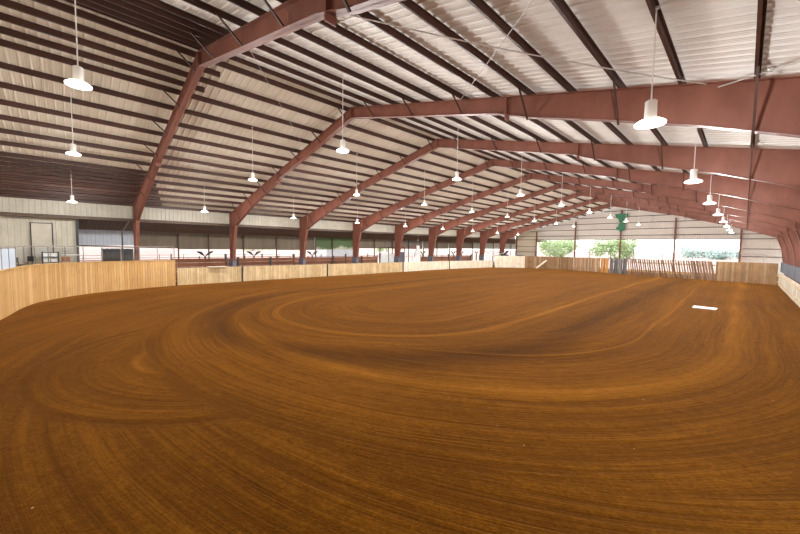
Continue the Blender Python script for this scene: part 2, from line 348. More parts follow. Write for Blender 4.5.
def make_frame(y, label):
    t = thing('steel_frame', label, 'steel frame', V(XR, y, FLOOR), 'rigid steel frames carrying the roof')
    for sd_ in (-1, 1):
        outer = [(XR+sd_*u, rz(XR+sd_*u)) for u, d in prof]+[(XR+sd_*HW, rz(XR+sd_*HW)-.002)]
        inner = [(XR+sd_*u, rz(XR+sd_*u)-d) for u, d in prof]
        inner[-1] = (XR+sd_*2.455, .238)
        inner[-2] = (XR+sd_*2.24, rz(XR+sd_*2.24)-.176)
        mb = MB(); ibeam(mb, outer[:-1], inner, y)
        kn = [(XR+sd_*2.455, rz(XR+sd_*2.455)), (XR+sd_*HW, rz(XR+sd_*HW)), (XR+sd_*HW, .238), (XR+sd_*2.455, .238)]
        # knee web between rafter end and column top
        q = kn; w_ = .0025
        mb.hexa([V(q[3][0], y-w_, q[3][1]), V(q[3][0], y+w_, q[3][1]), V(q[2][0], y+w_, q[2][1]), V(q[2][0], y-w_, q[2][1]),
                 V(q[0][0], y-w_, q[0][1]), V(q[0][0], y+w_, q[0][1]), V(q[1][0], y+w_, q[1][1]), V(q[1][0], y-w_, q[1][1])])
        mb.bar(V(q[0][0], y, q[0][1]-.002), V(q[1][0], y, q[1][1]-.002), .25, .025, upv=(0, 0, 1))
        mb.bar(V(q[1][0], y, q[1][1]), V(q[2][0], y, q[2][1]), .03, .25, upv=(0, 1, 0))
        # splice plates
        for u in (.0, 1.25):
            z1 = rz(XR+sd_*u); dd = [b for a, b in prof if a >= u][0]
            if u == 0 and sd_ == 1: continue
            xx = XR+sd_*(u if u else 0.0)
            mb.bar(V(xx, y, z1+.002), V(xx, y, z1-dd-(.010 if u == 1.25 else .004)), .05, .27, upv=(0, 1, 0))
        mb.build('rafter', M['steel'], t)
        # column, wide at the knee and narrow at the foot
        mb = MB(); ibeam(mb, [(XR+sd_*HW, .236), (XR+sd_*HW, 0.05), (XR+sd_*HW, FLOOR)], [(XR+sd_*2.455, .236), (XR+sd_*2.515, .05), (XR+sd_*2.585, FLOOR)], y)
        cx = XR+sd_*2.62
        mb.box(*(sorted((V(XR+sd_*2.57, 0, 0).x, V(XR+sd_*2.68, 0, 0).x))), y*S-.2, y*S+.2, -.02, .03)
        mb.bar(V(XR+sd_*2.455, y, .237), V(XR+sd_*HW, y, .231), .26, .03)
        mb.build('column', M['steel'], t)
        if sd_ == -1:      # blue grey paint guard at the foot
            mb = MB(); mb.box(V(XL-.012, 0, 0).x, V(XL+.115, 0, 0).x, y*S-.16, y*S+.16, .03, V(0, 0, -.19).z); mb.build('foot_guard', M['bluegrey'], t)
        for k in range(0 if sd_ < 0 else 1, 14, 2):
            u = (.05+.185*k) if sd_ < 0 else (.08+.183*k); d = [b for a, b in prof if a >= u] or [.19]; x = XR+sd_*u
            mb = MB(); mb.bar(V(x, y-.115, rz(x)+.012), V(x, y-.014, rz(x)-d[0]+.004), .05, .05)
            mb.build('flange_brace', M['purlin'], t)
    return t
FL = ['steel frame nearest the camera, its left column just right of the pale door']
frames = []
for k in range(-1, 9):
    if k == -1: lab = 'red oxide steel frame at the near end, hardly in view at the left edge'
    elif k == 0: lab = 'nearest red oxide steel frame, its rafter rising out through the top of the picture'
    elif k == 8: lab = 'farthest red oxide steel frame, next to the end wall'
    else: lab = ORD[k]+' red oxide steel frame from the left, counting the columns along the aisle'
    frames.append(make_frame(Y0+k, lab)) if k >= 0 else None

# ------------------------------------------------------------ purlins
def PU(side, k): return (.05+.185*k) if side < 0 else (.08+.183*k)
def purlin_mesh(side, u, ya, yb, name='roof_purlin'):
    x = XR+side*u; z = rz(x); p = V(x, 0, z); q0, q1 = ya*S, yb*S; mb = MB(); D = .20; F = .055; t_ = .006
    c = p; sl_ = -SLP*side
    def zz(dx): return sl_*dx
    def pl(dx0, dx1, h0, h1):
        mb.hexa([(c.x+dx0, q0, c.z+zz(dx0)+h0), (c.x+dx1, q0, c.z+zz(dx1)+h0), (c.x+dx1, q1, c.z+zz(dx1)+h0), (c.x+dx0, q1, c.z+zz(dx0)+h0),
                 (c.x+dx0, q0, c.z+zz(dx0)+h1), (c.x+dx1, q0, c.z+zz(dx1)+h1), (c.x+dx1, q1, c.z+zz(dx1)+h1), (c.x+dx0, q1, c.z+zz(dx0)+h1)])
    pl(-t_, t_, .004, D-.004); pl(-F, t_, .002, .012); pl(-t_, F, D-.014, D-.004); pl(-F, -F+.008, .002, .028)
    return mb
for side, sn in ((-1, 'left'), (1, 'right')):
    for k in range(15):
        u = PU(side, k)
        mb = purlin_mesh(side, u, YF+.01, YE+.01)
        if k in (0, 3, 9):                 # lap lines where two purlins overlap
            pass
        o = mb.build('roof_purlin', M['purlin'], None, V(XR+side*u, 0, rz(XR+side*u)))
        nm = ('topmost' if k == 0 else ORD[k] if k < 14 else 'lowest')
        tag(o, f'long dark red roof purlin on the {sn} slope, {nm}'+(' one down from the ridge' if 0 < k < 14 else ', at the ridge' if k == 0 else ', along the eave'), 'purlin', 'roof purlins running the length of the arena')
stubs = [(-1, .142, .68), (-1, .327, .645)] + [(-1, PU(-1, k)+.0925, .60+.045*(k-9)) for k in range(9, 14)] + [(-1, PU(-1, k)+.046, .585) for k in range(11, 14)] + [(1, .17, .60), (1, .352, .60), (1, .03, .60)]
SN = ['upper stub', 'second stub down']
for i, (side, u, yb) in enumerate(stubs):
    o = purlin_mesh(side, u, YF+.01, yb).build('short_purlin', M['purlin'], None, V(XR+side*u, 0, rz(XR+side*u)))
    if i < 2: tag(o, f'short purlin near the ridge ending just past the nearest left rafter, {"upper" if i == 0 else "lower"} of two', 'purlin', 'short purlins of the near bay')
    elif side > 0: tag(o, 'short purlin packed between longer ones just right of the ridge in the near bay', 'purlin', 'short purlins right of the ridge')
    else: tag(o, 'short purlin packed between longer ones in the near bay close to the left eave', 'purlin', 'closely packed short purlins at the near left eave')

# eave beams of the left aisle, one per bay, and the ones on the end wall
for k in range(-1, 9):
    ya, yb = max(Y0+k+.02, YF+.02), min(Y0+k+.98, YE-.01)
    mb = MB(); mb.bar(V(XL+.02, ya, GB-.012), V(XL+.02, yb, GB-.012), .14, .2); mb.bar(V(XL+.02, ya, GB+.004), V(XL+.02, yb, GB+.004), .24, .02)
    o = mb.build('eave_beam', M['beam'], None, V(XL+.02, ya, GB-.012))
    tag(o, ('brown beam under the pale wall strip, left of the nearest column' if k < 0 else f'brown beam under the pale wall strip right of the {ORD[k]} column'), 'beam', 'beams along the left eave')
# end wall posts and girts
names = ['leftmost', 'second', 'middle', 'fourth', 'right']
for x, nm in zip([-4.70]+EC, ['corner', 'leftmost', 'second', 'middle', 'fourth', 'rightmost']):
    mb = MB(); ytop = rz(x)-.08
    mb.bar(V(x, YE-.035, FLOOR), V(x, YE-.035, ytop), .06, .26, upv=(0, 1, 0)); mb.bar(V(x, YE-.05, FLOOR), V(x, YE-.05, ytop), .22, .02, upv=(0, 1, 0)); mb.bar(V(x, YE-.02, FLOOR), V(x, YE-.02, ytop), .22, .02, upv=(0, 1, 0))
    o = mb.build('wall_post', M['steel'], None, V(x, YE-.035, FLOOR))
    tag(o, {'corner': 'short steel post beside the far left corner of the end wall', 'leftmost': 'steel wall post at the left edge of the big end opening', 'second': 'steel wall post in front of the tree in the end opening',
            'middle': 'steel wall post under the ridge carrying the green sign', 'fourth': 'steel wall post right of the green sign in the end opening', 'rightmost': 'steel wall post at the right edge of the big end opening'}[nm], 'post', 'posts of the end wall')
for z, nm in ((.243, 'lowest'), (.338, 'second'), (.485, 'third'), (.632, 'fourth'), (.778, 'fifth'), (.92, 'highest')):
    ex = min(HW-.03, (ZR+.0-z)/SLP-.05)
    mb = MB(); mb.bar(V(XR-ex, YE+.004, z), V(XR+ex, YE+.004, z), .16, .10)
    o = mb.build('wall_girt', M['purlin'], None, V(XR, YE+.004, z))
    tag(o, f'horizontal red girt on the end wall, {nm} of six', 'girt', 'girts across the end wall')
for xa, xb, nm in ((XL, EC[0], 'left tan panel'), (EC[4], XRW, 'right pale panel')):
    for z, q in ((.05, 'upper'), (-.10, 'lower')):
        mb = MB(); mb.bar(V(xa+.03, YE+.004, z), V(xb-.03, YE+.004, z), .14, .08)
        tag(mb.build('wall_girt', M['purlin'], None, V(xa, YE+.004, z)), f'short {q} red girt on the {nm} of the end wall', 'girt')
# green cut-out sign
mb = MB()
def flat(poly, y, th=.03):
    mb.prism([(V(x, 0, z).x, V(x, 0, z).z) for x, z in poly], y*S-th, y*S)
cx = -2.085
flat([(cx-.135, .845), (cx-.05, .845), (cx-.02, .865), (cx+.03, .84), (cx+.13, .845), (cx+.12, .79), (cx+.07, .745), (cx+.055, .69), (cx+.01, .645), (cx-.045, .645), (cx-.06, .72), (cx-.12, .765)], YE-.06)
o = mb.build('sign_board', M['green']); tag(o, 'green cut-out shape at the top of the middle end post, wide and ragged', 'sign', 'green cut-out signs')
mb = MB()
flat([(cx-.03, .625), (cx+.04, .64), (cx+.08, .61), (cx+.075, .47), (cx+.02, .425), (cx-.02, .43), (cx-.05, .465), (cx-.10, .47), (cx-.10, .53), (cx-.055, .54), (cx-.055, .60)], YE-.06)
o = mb.build('sign_board', M['green']); tag(o, 'smaller green cut-out shape hanging below the wide green one', 'sign', 'green cut-out signs')

# ------------------------------------------------------------ lamps
def make_lamp(stem):
    t = bpy.data.objects.new('pendant_lamp', None); SC.collection.objects.link(t)
    MB().lathe([(.001, .42), (.07, .42), (.098, .40), (.10, .08), (.12, .05), (.001, .05)], 24).build('ballast_housing', M['alu'], t)
    MB().lathe([(.12, .065), (.19, .045), (.25, .0), (.245, -.03), (.18, -.05), (.001, -.06)], 28).build('lamp_lens', M['lens'], t)
    mb = MB(); mb.tube((0, 0, .44), (0, 0, stem), .013, 8); mb.build('stem', M['white'], t)
    MB().tube((-.05, 0, stem-.02), (.05, 0, stem-.02), .035, 10).build('hook', M['galv'], t)
    l = bpy.data.lights.new('lamp_bulb', 'POINT'); l.energy = LAMP_W; l.color = LAMP_COL; l.shadow_soft_size = .14
    lo = bpy.data.objects.new('lamp_bulb', l); SC.collection.objects.link(lo); lo.parent = t; lo.location = (0, 0, -.12)
    return t
rows = [(-.182, .308, 'right'), (-1.499, .489, 'centre right'), (-2.698, .493, 'centre left'), (-4.0, .332, 'left')]
for r_, (x, z, nm) in enumerate(rows):
    proto = make_lamp((rz(x)+.012-z)*S); proto.location = V(x, .042+(1 if r_ == 0 else 0), z+.006)
    for k in range(1 if r_ == 0 else 0, 9):
        first = k == (1 if r_ == 0 else 0)
        o = proto if first else copy_tree(proto)
        o.location = V(x, .042+k, z+.006)
        kk = k-(1 if r_ == 0 else 0)
        tag(o, f'glowing round pendant lamp, {ORD[kk]} one from the camera in the {nm} row' if kk else f'glowing round pendant lamp nearest the camera in the {nm} row', 'lamp', 'pendant lamps under the roof')
# thin bracing rods and cables under the roof
def rod(a, b, r, name, label, mat='wire', sag=0):
    mb = MB(); a = Vector(a); b = Vector(b); n_ = 10 if sag else 1
    for i in range(n_):
        f0, f1 = i/n_, (i+1)/n_
        p = a.lerp(b, f0)-Vector((0, 0, sag*4*f0*(1-f0))); q = a.lerp(b, f1)-Vector((0, 0, sag*4*f1*(1-f1))); mb.tube(p, q, r, 6)
    return tag(mb.build(name, M[mat]), label, 'cable')
rod(V(-1.12, 1.535, rz(-1.12)-.005), V(-.10, .56, rz(-.10)-.006), .012, 'bracing_cable', 'thin bracing cable running up from the second rafter across the right slope')
rod(V(-.98, .62, rz(-.98)-.004), V(-.12, 1.535, rz(-.12)-.004), .016, 'wiring_cable', 'pale wiring cable crossing under the right slope purlins', sag=.12)
rod(V(-.09, 1.53, rz(-.1)-.02), V(.3, 1.2, rz(.3)-.005), .014, 'wiring_cable', 'short pale cable looping from the big rafter at the upper right')
rod(V(-2.75, 1.5, rz(-2.75)-.006), V(-1.55, .56, rz(-1.55)-.006), .008, 'bracing_cable', 'thin bracing cable crossing behind the ridge of the nearest bay')

# ------------------------------------------------------------ board fences
def samp(path, step):
    """resample a plan polyline (with heights) at a step in metres"""
    out = []; pts = [Vector((p[0]*S, p[1]*S, p[2]*S)) for p in path]; carry = 0
    for a, b in zip(pts[:-1], pts[1:]):
        L = (b-a).xy.length; s_ = carry
        while s_ < L: out.append(a.lerp(b, s_/L)); s_ += step
        carry = s_-L
    out.append(pts[-1]); return out
def smooth(path, n_=8):
    P_ = [Vector(p) for p in path]; P_ = [2*P_[0]-P_[1]]+P_+[2*P_[-1]-P_[-2]]; out = []
    for i in range(1, len(P_)-2):
        for j in range(n_):
            t = j/n_; a, b, c, d = P_[i-1:i+3]
            out.append(.5*((2*b)+(c-a)*t+(2*a-5*b+4*c-d)*t*t+(3*b-a-3*c+d)*t**3))
    out.append(P_[-2]); return [tuple(v) for v in out]
def board_mesh(path, bw=.19, gap=.008, th=.035, gapf=None, z0=None, lean=0, jag=.01):
    pts = samp(path, bw); mb = MB(); n_ = len(pts)-1
    for i in range(n_):
        a, b = pts[i], pts[i+1]; d = (b-a); d.z = 0
        if d.length < .03: continue
        L = d.length; d = d/L; nn = Vector((-d.y, d.x, 0))*th/2; g_ = gap if gapf is None else gapf(i, n_)
        zt = a.z+H+random.uniform(-jag, jag); zb = -.03 if z0 is None else z0*S+H
        a_ = Vector((a.x, a.y, 0))+d*g_; b_ = Vector((b.x, b.y, 0)); k = random.uniform(-.02, .02)*(1+6*abs(lean)) + lean
        off = nn*random.uniform(-.25, .25); u = d*k
        q = [a_-nn+off, b_-nn+off, b_+nn+off, a_+nn+off]
        mb.hexa([v+Vector((0, 0, zb)) + (u*-.5 if lean else Vector()) for v in q]+[v+Vector((0, 0, zt))+(u*.5 if lean else Vector()) for v in q])
    return mb
def fence(name, label, path, mat, post_mat='dark_steel', posts=(), group=None, cap=None, rails=True, **kw):
    p0 = path[0]; t = thing(name, label, 'fence', V(p0[0], p0[1], FLOOR), group)
    board_mesh(path, **kw).build('board_panel', M[mat], t)
    z0 = kw.get('z0')
    if rails:
        pts = samp(path, 1.0); 
        for f in ((.25, .8) if z0 is None else (.5,)):
            mb = MB()
            for a, b in zip(pts[:-1], pts[1:]):
                d = (b-a); d.z = 0
                if d.length < .05: continue
                d.normalize(); nn = Vector((d.y, -d.x, 0))*(-.055*SIDE)
                lo = -.0 if z0 is None else z0*S+H
                za = lo+(a.z+H-lo)*f; zb = lo+(b.z+H-lo)*f
                mb.bar(Vector((a.x, a.y, za))+nn, Vector((b.x, b.y, zb))+nn, .05, .1)
            mb.build('rail', M['pine'] if name != 'x' else M['galv'], t)
    for (x, y, zt, ww) in posts:
        MB().box(x*S-ww/2, x*S+ww/2, y*S-.06, y*S+.06, -.02, zt*S+H).build('post', M[post_mat], t)
    if cap:
        mb = MB(); pts = samp(path, .5)
        for a, b in zip(pts[:-1], pts[1:]):
            if (b-a).length > .05: mb.bar(Vector((a.x, a.y, a.z+H+.025)), Vector((b.x, b.y, b.z+H+.025)), .16, .04)
        mb.build('cap_board', M[cap], t)
    return t
SIDE = 1
curve = smooth([(-1.9, -.50, -.178), (-2.55, -.40, -.178), (-3.05, -.295, -.178), (-3.53, -.235, -.180), (-3.88, -.11, -.179), (-4.14, .134, -.182), (-4.30, .46, -.185), (-4.372, .838, -.187)])
fence('board_fence', 'tall golden pine board fence curving round the near left corner', curve, 'pine_gold', cap='pine_gold', bw=.17, gap=.018)
def leftx(y): return -4.42 + (0.045*math.exp(-(y-.85)*3)) + max(0, y-5.2)**2*.05
def seg(y0, y1, z=-.27):
    y0 = y0+.01; return [(leftx(y0+(y1-y0)*i/8), y0+(y1-y0)*i/8, z-.004*(y0+(y1-y0)*i/8)) for i in range(9)]
segs = [(.845, 1.56, 'pine', 'low pine board fence section just right of the tall curved one', .09),
        (1.56, 2.80, 'pine', 'low pine board fence section between the first and second dark fence posts', .10),
        (2.80, 4.42, 'pine', 'low pine board fence section in front of the green curtain', .09),
        (4.42, 5.80, 'pine_pale', 'paler low board fence section in front of the faded red curtain', .06),
        (5.80, 7.25, 'pine_pale', 'palest low board fence section, farthest on the left side', .06)]
for ya, yb, m_, lab, pw in segs:
    fence('board_fence', lab, seg(ya, yb), m_, posts=[(leftx(yb)+.004, yb, -.27-.004*yb, pw*1.6)], group='low board fence along the left side', bw=.17, gap=.013)
far = smooth([(-4.16, 7.26, -.189), (-3.95, 7.50, -.187), (-3.64, 7.72, -.184)])
fence('board_fence', 'taller pale board fence beginning the far left corner curve', far, 'pine_pale', bw=.2)
fence('board_fence', 'tan board fence curving round the far left corner, with the slanting patch of sun on it', smooth([(-3.64, 7.72, -.184), (-3.23, 7.86, -.183), (-2.91, 7.90, -.182), (-2.62, 7.87, -.181)]), 'pine_tan', bw=.2)
fence('board_fence', 'brown board fence of the far end, left of the orange boards', smooth([(-2.61, 7.87, -.181), (-2.30, 7.79, -.178), (-2.05, 7.70, -.177)]), 'pine_brown', bw=.2, gapf=lambda i, n_: .045 if i % 3 == 0 else .012)
fence('board_fence', 'orange stained boards of the far end fence', smooth([(-2.04, 7.70, -.177), (-1.95, 7.67, -.176), (-1.88, 7.64, -.175)]), 'pine_orange', bw=.2, gapf=lambda i, n_: .05 if i % 2 == 0 else .012)
fence('board_fence', 'dark grey boards of the far end fence under the green sign', smooth([(-1.87, 7.64, -.175), (-1.70, 7.58, -.174), (-1.55, 7.524, -.173)]), 'board_grey', bw=.22, gapf=lambda i, n_: .07 if i % 3 == 0 else .01)
fence('board_fence', 'far end fence of leaning boards with wide bright gaps', smooth([(-1.54, 7.52, -.173), (-1.19, 7.43, -.17), (-.76, 7.34, -.167), (-.32, 7.257, -.164)]), 'pine_dark', bw=.27, gapf=lambda i, n_: (.15 if i % 2 else .10)*(1 if i < n_*.75 else .4), lean=-.42, jag=.03)
fence('board_fence', 'close boarded brown fence at the right of the far end', smooth([(-.31, 7.255, -.164), (-.05, 7.2, -.162), (.335, 7.103, -.162)]), 'pine_tan', bw=.2)
SIDE = -1
rf = [(.349, 7.1, -.282), (.349, 5, -.282), (.349, 3, -.284), (.36, 1.0, -.285)]
fence('board_fence', 'pale low board fence running along the right side', rf, 'board_right', bw=.2)
fence('board_fence', 'blue grey upright boards above the pale fence on the right', [(x+.012, y, -.145) for x, y, z in rf], 'board_blue', bw=.2, z0=-.275, rails=False)
# patch of sunlight on the far fence, built as a pale leaning slab
mb = MB(); mb.bar(V(-3.37, 7.74, FLOOR+.012), V(-3.16, 7.79, -.265), .30, .04, upv=(0, 1, 0)); tag(mb.build('fence_sun_patch', M['pine_pale']), 'slanting patch of sun on the far end fence, left side, built as a pale slab', 'sun patch')

# railing on top of the tall curved fence
t = thing('guard_railing', 'pale metal railing with clear panes standing on the tall curved fence', 'railing', V(-3.53, -.235, -.18))
pts = samp([(x, y, z) for x, y, z in curve], .08)
rl = [p for p in pts if p.x/S < -2.9]
mb = MB()
for a, b in zip(rl[:-3:3], rl[3::3]): mb.bar(Vector((a.x, a.y, -.038*S+H)), Vector((b.x, b.y, -.038*S+H)), .05, .05)
mb.build('top_rail', M['rail'], t)
L_ = len(rl); idx = [i for i in range(6, L_, max(1, L_//13))]
for i in idx:
    p = rl[i]; MB().box(p.x-.025, p.x+.025, p.y-.025, p.y+.025, p.z+H, -.04*S+H).build('post', M['rail'], t)
for n_i, (i, j) in enumerate(zip(idx[:-1], idx[1:])):
    a, b = rl[i], rl[j]; mb = MB(); mb.bar(Vector((a.x, a.y, -.112*S+H)), Vector((b.x, b.y, -.112*S+H)), .008, .128*S, upv=(0, 0, 1))
    fr = b.x/S > -3.50
    o = mb.build('pane', M['frost'] if fr else M['glass'], t)
    if fr: o['label'] = 'frosted pale blue pane'

# ------------------------------------------------------------ left aisle
# posts and curtains of the outer lean-to wall
ys = [.083+.0, .66, 1.16, 1.56, 2.08, 2.64, 3.11, 3.42, 3.80, 4.33, 4.90, 5.45, 6.0, 6.55, 7.1, 7.65, 8.2, 8.8, 9.4, 10.0, 10.6, 11.2, 11.8]
for i, y in enumerate(ys[1:]):
    mb = MB(); mb.bar(V(XO+.01, y, FLOOR), V(XO+.01, y, .15), .13, .13)
    tag(mb.build('aisle_post', M['galv'] if i == 0 else M['beam'], None, V(XO+.01, y, FLOOR)), f'slim post of the outer aisle wall, {ORD[i] if 0 < i < 15 else "nearest" if i == 0 else "one of the farthest"} from the near end', 'post', 'slim posts of the outer aisle wall')
def cloth(ya, yb, zb, zt, mat, label, x=XO-.012, waves=True):
    n_ = max(4, int((yb-ya)*S/.22)); vs = []; rows_ = 5
    for j in range(rows_):
        for i in range(n_+1):
            y = ya+(yb-ya)*i/n_; z = zb+(zt-zb)*j/(rows_-1); o = .035*math.sin(i*1.9+ya*7)*(1-j/(rows_-1)*.7)
            q = V(x, y, z); vs.append((q.x+o, q.y, q.z))
    m_ = len(vs); vs += [(a-.012, b, c) for a, b, c in vs]
    fs = [(j*(n_+1)+i, j*(n_+1)+i+1, (j+1)*(n_+1)+i+1, (j+1)*(n_+1)+i) for j in range(rows_-1) for i in range(n_)]
    fs += [tuple(q+m_ for q in reversed(f)) for f in fs]
    mb = MB(); mb.add(vs, fs); mb.tube(V(x, ya+.01, zb), V(x, yb-.01, zb), .04, 8)
    o = mb.build('curtain', M[mat], None, V(x, ya, zb)); tag(o, label, 'curtain', 'roll-down curtains of the outer aisle wall')
    for p_ in o.data.polygons: p_.use_smooth = True
cs = [(.662, 1.159, -.058, 'curtain', 'grey olive curtain just right of the nearest column'),
      (1.161, 2.639, -.078, 'curtain', 'wide grey olive curtain behind the second column'),
      (2.641, 3.419, -.086, 'curtain', 'grey olive curtain around the third column, left of the green one'),
      (3.421, 4.329, -.075, 'curtain_green', 'green curtain with pale faded patches'),
      (4.331, 5.449, -.045, 'curtain', 'grey curtain above the white framed doors'),
      (5.451, 6.549, -.05, 'curtain_red', 'grey curtain with a faded red print'),
      (6.551, 7.649, -.04, 'curtain', 'grey curtain right of the one with the red print'),
      (7.651, 8.799, -.035, 'curtain', 'grey curtain second from the far end'),
      (8.801, 10.599, -.035, 'curtain_pale', 'pale curtain near the far end of the aisle'),
      (10.601, 11.8, -.035, 'curtain_pale', 'pale curtain at the very far end of the aisle')]
for ya, yb, zb, m_, lab in cs: cloth(ya, yb, zb, .156, m_, lab)
# aisle pens of red brown boards
def pen(ya, yb, x, zt, label, mat='pen'):
    t = thing('livestock_pen', label, 'pen', V(x, ya, FLOOR), 'livestock pens in the left aisle'); n_ = 5
    h = (zt-FLOOR)*S
    for j in range(n_):
        mb = MB(); z0 = h*(j+.04)/n_; z1 = h*(j+1)/n_
        mb.box(x*S-.02, x*S+.02, ya*S, yb*S, z0, z1); mb.build('board', M[mat], t)
    k = max(1, round((yb-ya)/.27))
    for i in range(k+1):
        y = ya+(yb-ya)*i/k; hh2 = zt+(.03 if i % 2 else .06)
        MB().box(x*S-.09, x*S-.02, y*S-.05, y*S+.05, 0, hh2*S+H).build('post', M['dark_steel'], t)
    mb = MB(); mb.tube((x*S-.05, ya*S, (zt+.014)*S+H), (x*S-.05, yb*S, (zt+.014)*S+H), .03, 8); mb.build('top_rail', M['steel'], t)
pen(.92, 1.545, -5.0, -.193, 'red brown board pen between the tall fence and the second column')
pen(1.56, 2.545, -5.0, -.195, 'red brown board pen between the second and third columns')
pen(2.56, 3.545, -5.0, -.206, 'red brown board pen right of the third column')
pen(3.56, 4.30, -5.0, -.20, 'red brown board pen under the green curtain')
pen(5.56, 6.535, -5.0, -.22, 'low board pen between the fifth and sixth columns')
pen(6.56, 7.54, -5.0, -.22, 'low board pen between the seventh and eighth columns')
# forked head-gates standing in the pens
fk = [(1.33, 'dark forked head gate left of the second column'), (1.98, 'dark forked head gate in front of the wide curtain'), (2.95, 'dark forked head gate right of the third column'),
      (5.75, 'dark forked head gate under the red printed curtain, left one'), (6.05, 'dark forked head gate under the red printed curtain, right one'), (6.9, 'dark forked head gate left of the seventh column'), (7.25, 'dark forked head gate beside the seventh column'), (7.95, 'dark forked head gate right of the eighth column')]
for y, lab in fk:
    x = -5.12; t = thing('head_gate', lab, 'gate', V(x, y, FLOOR), 'forked head gates in the aisle')
    MB().bar(V(x, y, FLOOR), V(x, y, -.165), .14, .14).build('post', M['dark_steel'], t)
    for s_ in (-1, 1):
        mb = MB(); mb.tube(V(x, y+s_*.012, -.162), V(x, y+s_*.05, -.122), .05, 8, .13); mb.tube(V(x, y+s_*.05, -.122), V(x, y+s_*.098, -.105), .13, 8, .06)
        mb.build('arm', M['dark_steel'], t)
for i, (y, zt) in enumerate(((1.69, -.175), (2.15, -.18), (3.23, -.185), (3.86, -.185), (4.30, -.13), (7.4, -.18))):
    mb = MB(); mb.box(-4.93*S-.07, -4.93*S+.07, y*S-.08, y*S+.08, -.02, zt*S+H)
    tag(mb.build('fence_post', M['dark_steel'], None, V(-4.93, y, FLOOR)), ['stout dark post right of the second column', 'stout dark post in front of the wide curtain', 'stout dark post left of the green curtain', 'stout dark post under the green curtain', 'tall dark post beside the fourth column', 'stout dark post near the eighth column'][i], 'post')
# outside rails seen under the curtains
for j, (xo, lab) in enumerate(((-6.9, 'near pipe fence outside beyond the aisle'), (-9.5, 'far pipe fence outside beyond the aisle'))):
    t = thing('pipe_fence', lab, 'fence', V(xo, 3, FLOOR)); 
    for zz in (.55, 1.0, 1.45):
        mb = MB(); mb.tube((xo*S, -.4*S, zz), (xo*S, 11*S, zz), .04, 6); mb.build('rail', M['steel'], t)
    for i in range(24): 
        y = (-.4+i*.48)*S; MB().tube((xo*S, y, -.06), (xo*S, y, 1.6), .05, 8).build('post', M['steel'], t)
# dark slatted crate stack behind the near fence
t = thing('slatted_crate', 'large dark slatted metal crate behind the tall fence, left of the nearest column', 'crate', V(-5.62, .45, FLOOR))
xa, xb, ya, yb, zt = -5.72*S, -5.52*S, .31*S, .60*S, (-.082)*S+H
for k in range(7):
    z = .1+(zt-.1)*k/6; mb = MB(); mb.box(xa, xb, ya, yb, z-.02, z+.02) if k in (0, 6) else [mb.bar((xb, ya, z), (xb, yb, z), .05, .22), mb.bar((xa, ya, z), (xa, yb, z), .05, .22)]
    mb.build('slat', M['black'], t)
for y in [ya+(yb-ya)*i/6 for i in range(7)]:
    for x in (xa, xb): MB().box(x-.04, x+.04, y-.04, y+.04, -.04, zt+.06).build('upright', M['dark_steel'], t)
mb = MB(); mb.box(xa+.03, xb-.03, ya+.03, yb-.03, .1, zt-.03); mb.build('load', M['black'], t)
# the lean-to strut and brace by the nearest column
t = thing('door_frame', 'dark post with a pale diagonal brace left of the nearest column', 'frame', V(-5.2, .47, FLOOR))
MB().bar(V(-5.2, .47, FLOOR), V(-5.2, .47, .135), .1, .1).build('post', M['beam'], t); MB().bar(V(-5.2, .47, .125), V(-4.82, .50, .235), .05, .05).build('brace', M['wire'], t)
mb = MB(); mb.bar(V(XO+.03, .09, -.047), V(XO+.03, 1.15, -.062), .12, .16); tag(mb.build('header_beam', M['beam'], None, V(XO+.03, .09, -.05)), 'dark beam across the aisle opening under the pale blue siding', 'beam')
mb = MB(); mb.bar(V(-4.885, .078, FLOOR), V(-4.885, .078, .22), .16, .16); tag(mb.build('corner_post', M['dark_steel'], None, V(-4.885, .078, FLOOR)), 'dark corner post at the edge of the pale wall near the lamp', 'post')
# door in the pale wall
def door():
    mb = MB(); x = -4.885*S; ya, yb = -.245*S, -.105*S; mb.box(x-.02, x+.03, ya, yb, 0, .178*S+H); o = struct(mb.build('door_1', M['wall']))
    mb = MB(); 
    mb.box(x-.02, x+.06, ya-.06, ya, 0, .178*S+H+.06); mb.box(x-.02, x+.06, yb, yb+.06, 0, .178*S+H+.06); mb.box(x-.02, x+.06, ya, yb, .178*S+H, .178*S+H+.06)
    mb.build('door_frame', M['dark_steel'], o); MB().tube((x+.03, yb-.15, 1.05), (x+.12, yb-.15, 1.05), .03, 10).build('door_handle', M['galv'], o)
door()
# furniture on the deck behind the curved fence
def legs(t, x0, x1, y0, y1, z, zb, mat, w_=.04):
    for x in (x0, x1):
        for y in (y0, y1): MB().box(x-w_/2, x+w_/2, y-w_/2, y+w_/2, zb, z).build('leg', mat, t)
DK = V(0, 0, -.262).z
mb = MB(); mb.box(-4.87*S, -3.9*S, YF*S+.1, -.15*S, DK-.12, DK); mb.box(-4.87*S, -4.42*S, -.15*S, .30*S, DK-.12, DK); mb.box(-4.87*S, -4.55*S, .30*S, .62*S, DK-.12, DK)
for x, y in ((-4.85, -.5), (-4.0, -.5), (-4.5, -.2), (-4.85, .25), (-4.45, .2), (-4.6, .58), (-4.82, .58)): mb.box(x*S-.07, x*S+.07, y*S-.07, y*S+.07, -.02, DK-.12)
tag(mb.build('viewing_deck', M['pine'], None, V(-4.5, 0, FLOOR)), 'low timber viewing deck behind the tall curved fence', 'deck')
TB = V(0, 0, -.125).z
t = thing('folding_table', 'long white folding table behind the fence by the dark corner post', 'table', V(-4.68, .0, -.30))
mb = MB(); mb.box(-4.74*S, -4.64*S, -.045*S, .12*S, TB-.04, TB); mb.build('tabletop', M['white'], t); legs(t, -4.73*S, -4.65*S, -.04*S, .11*S, TB-.04, DK, M['galv'])
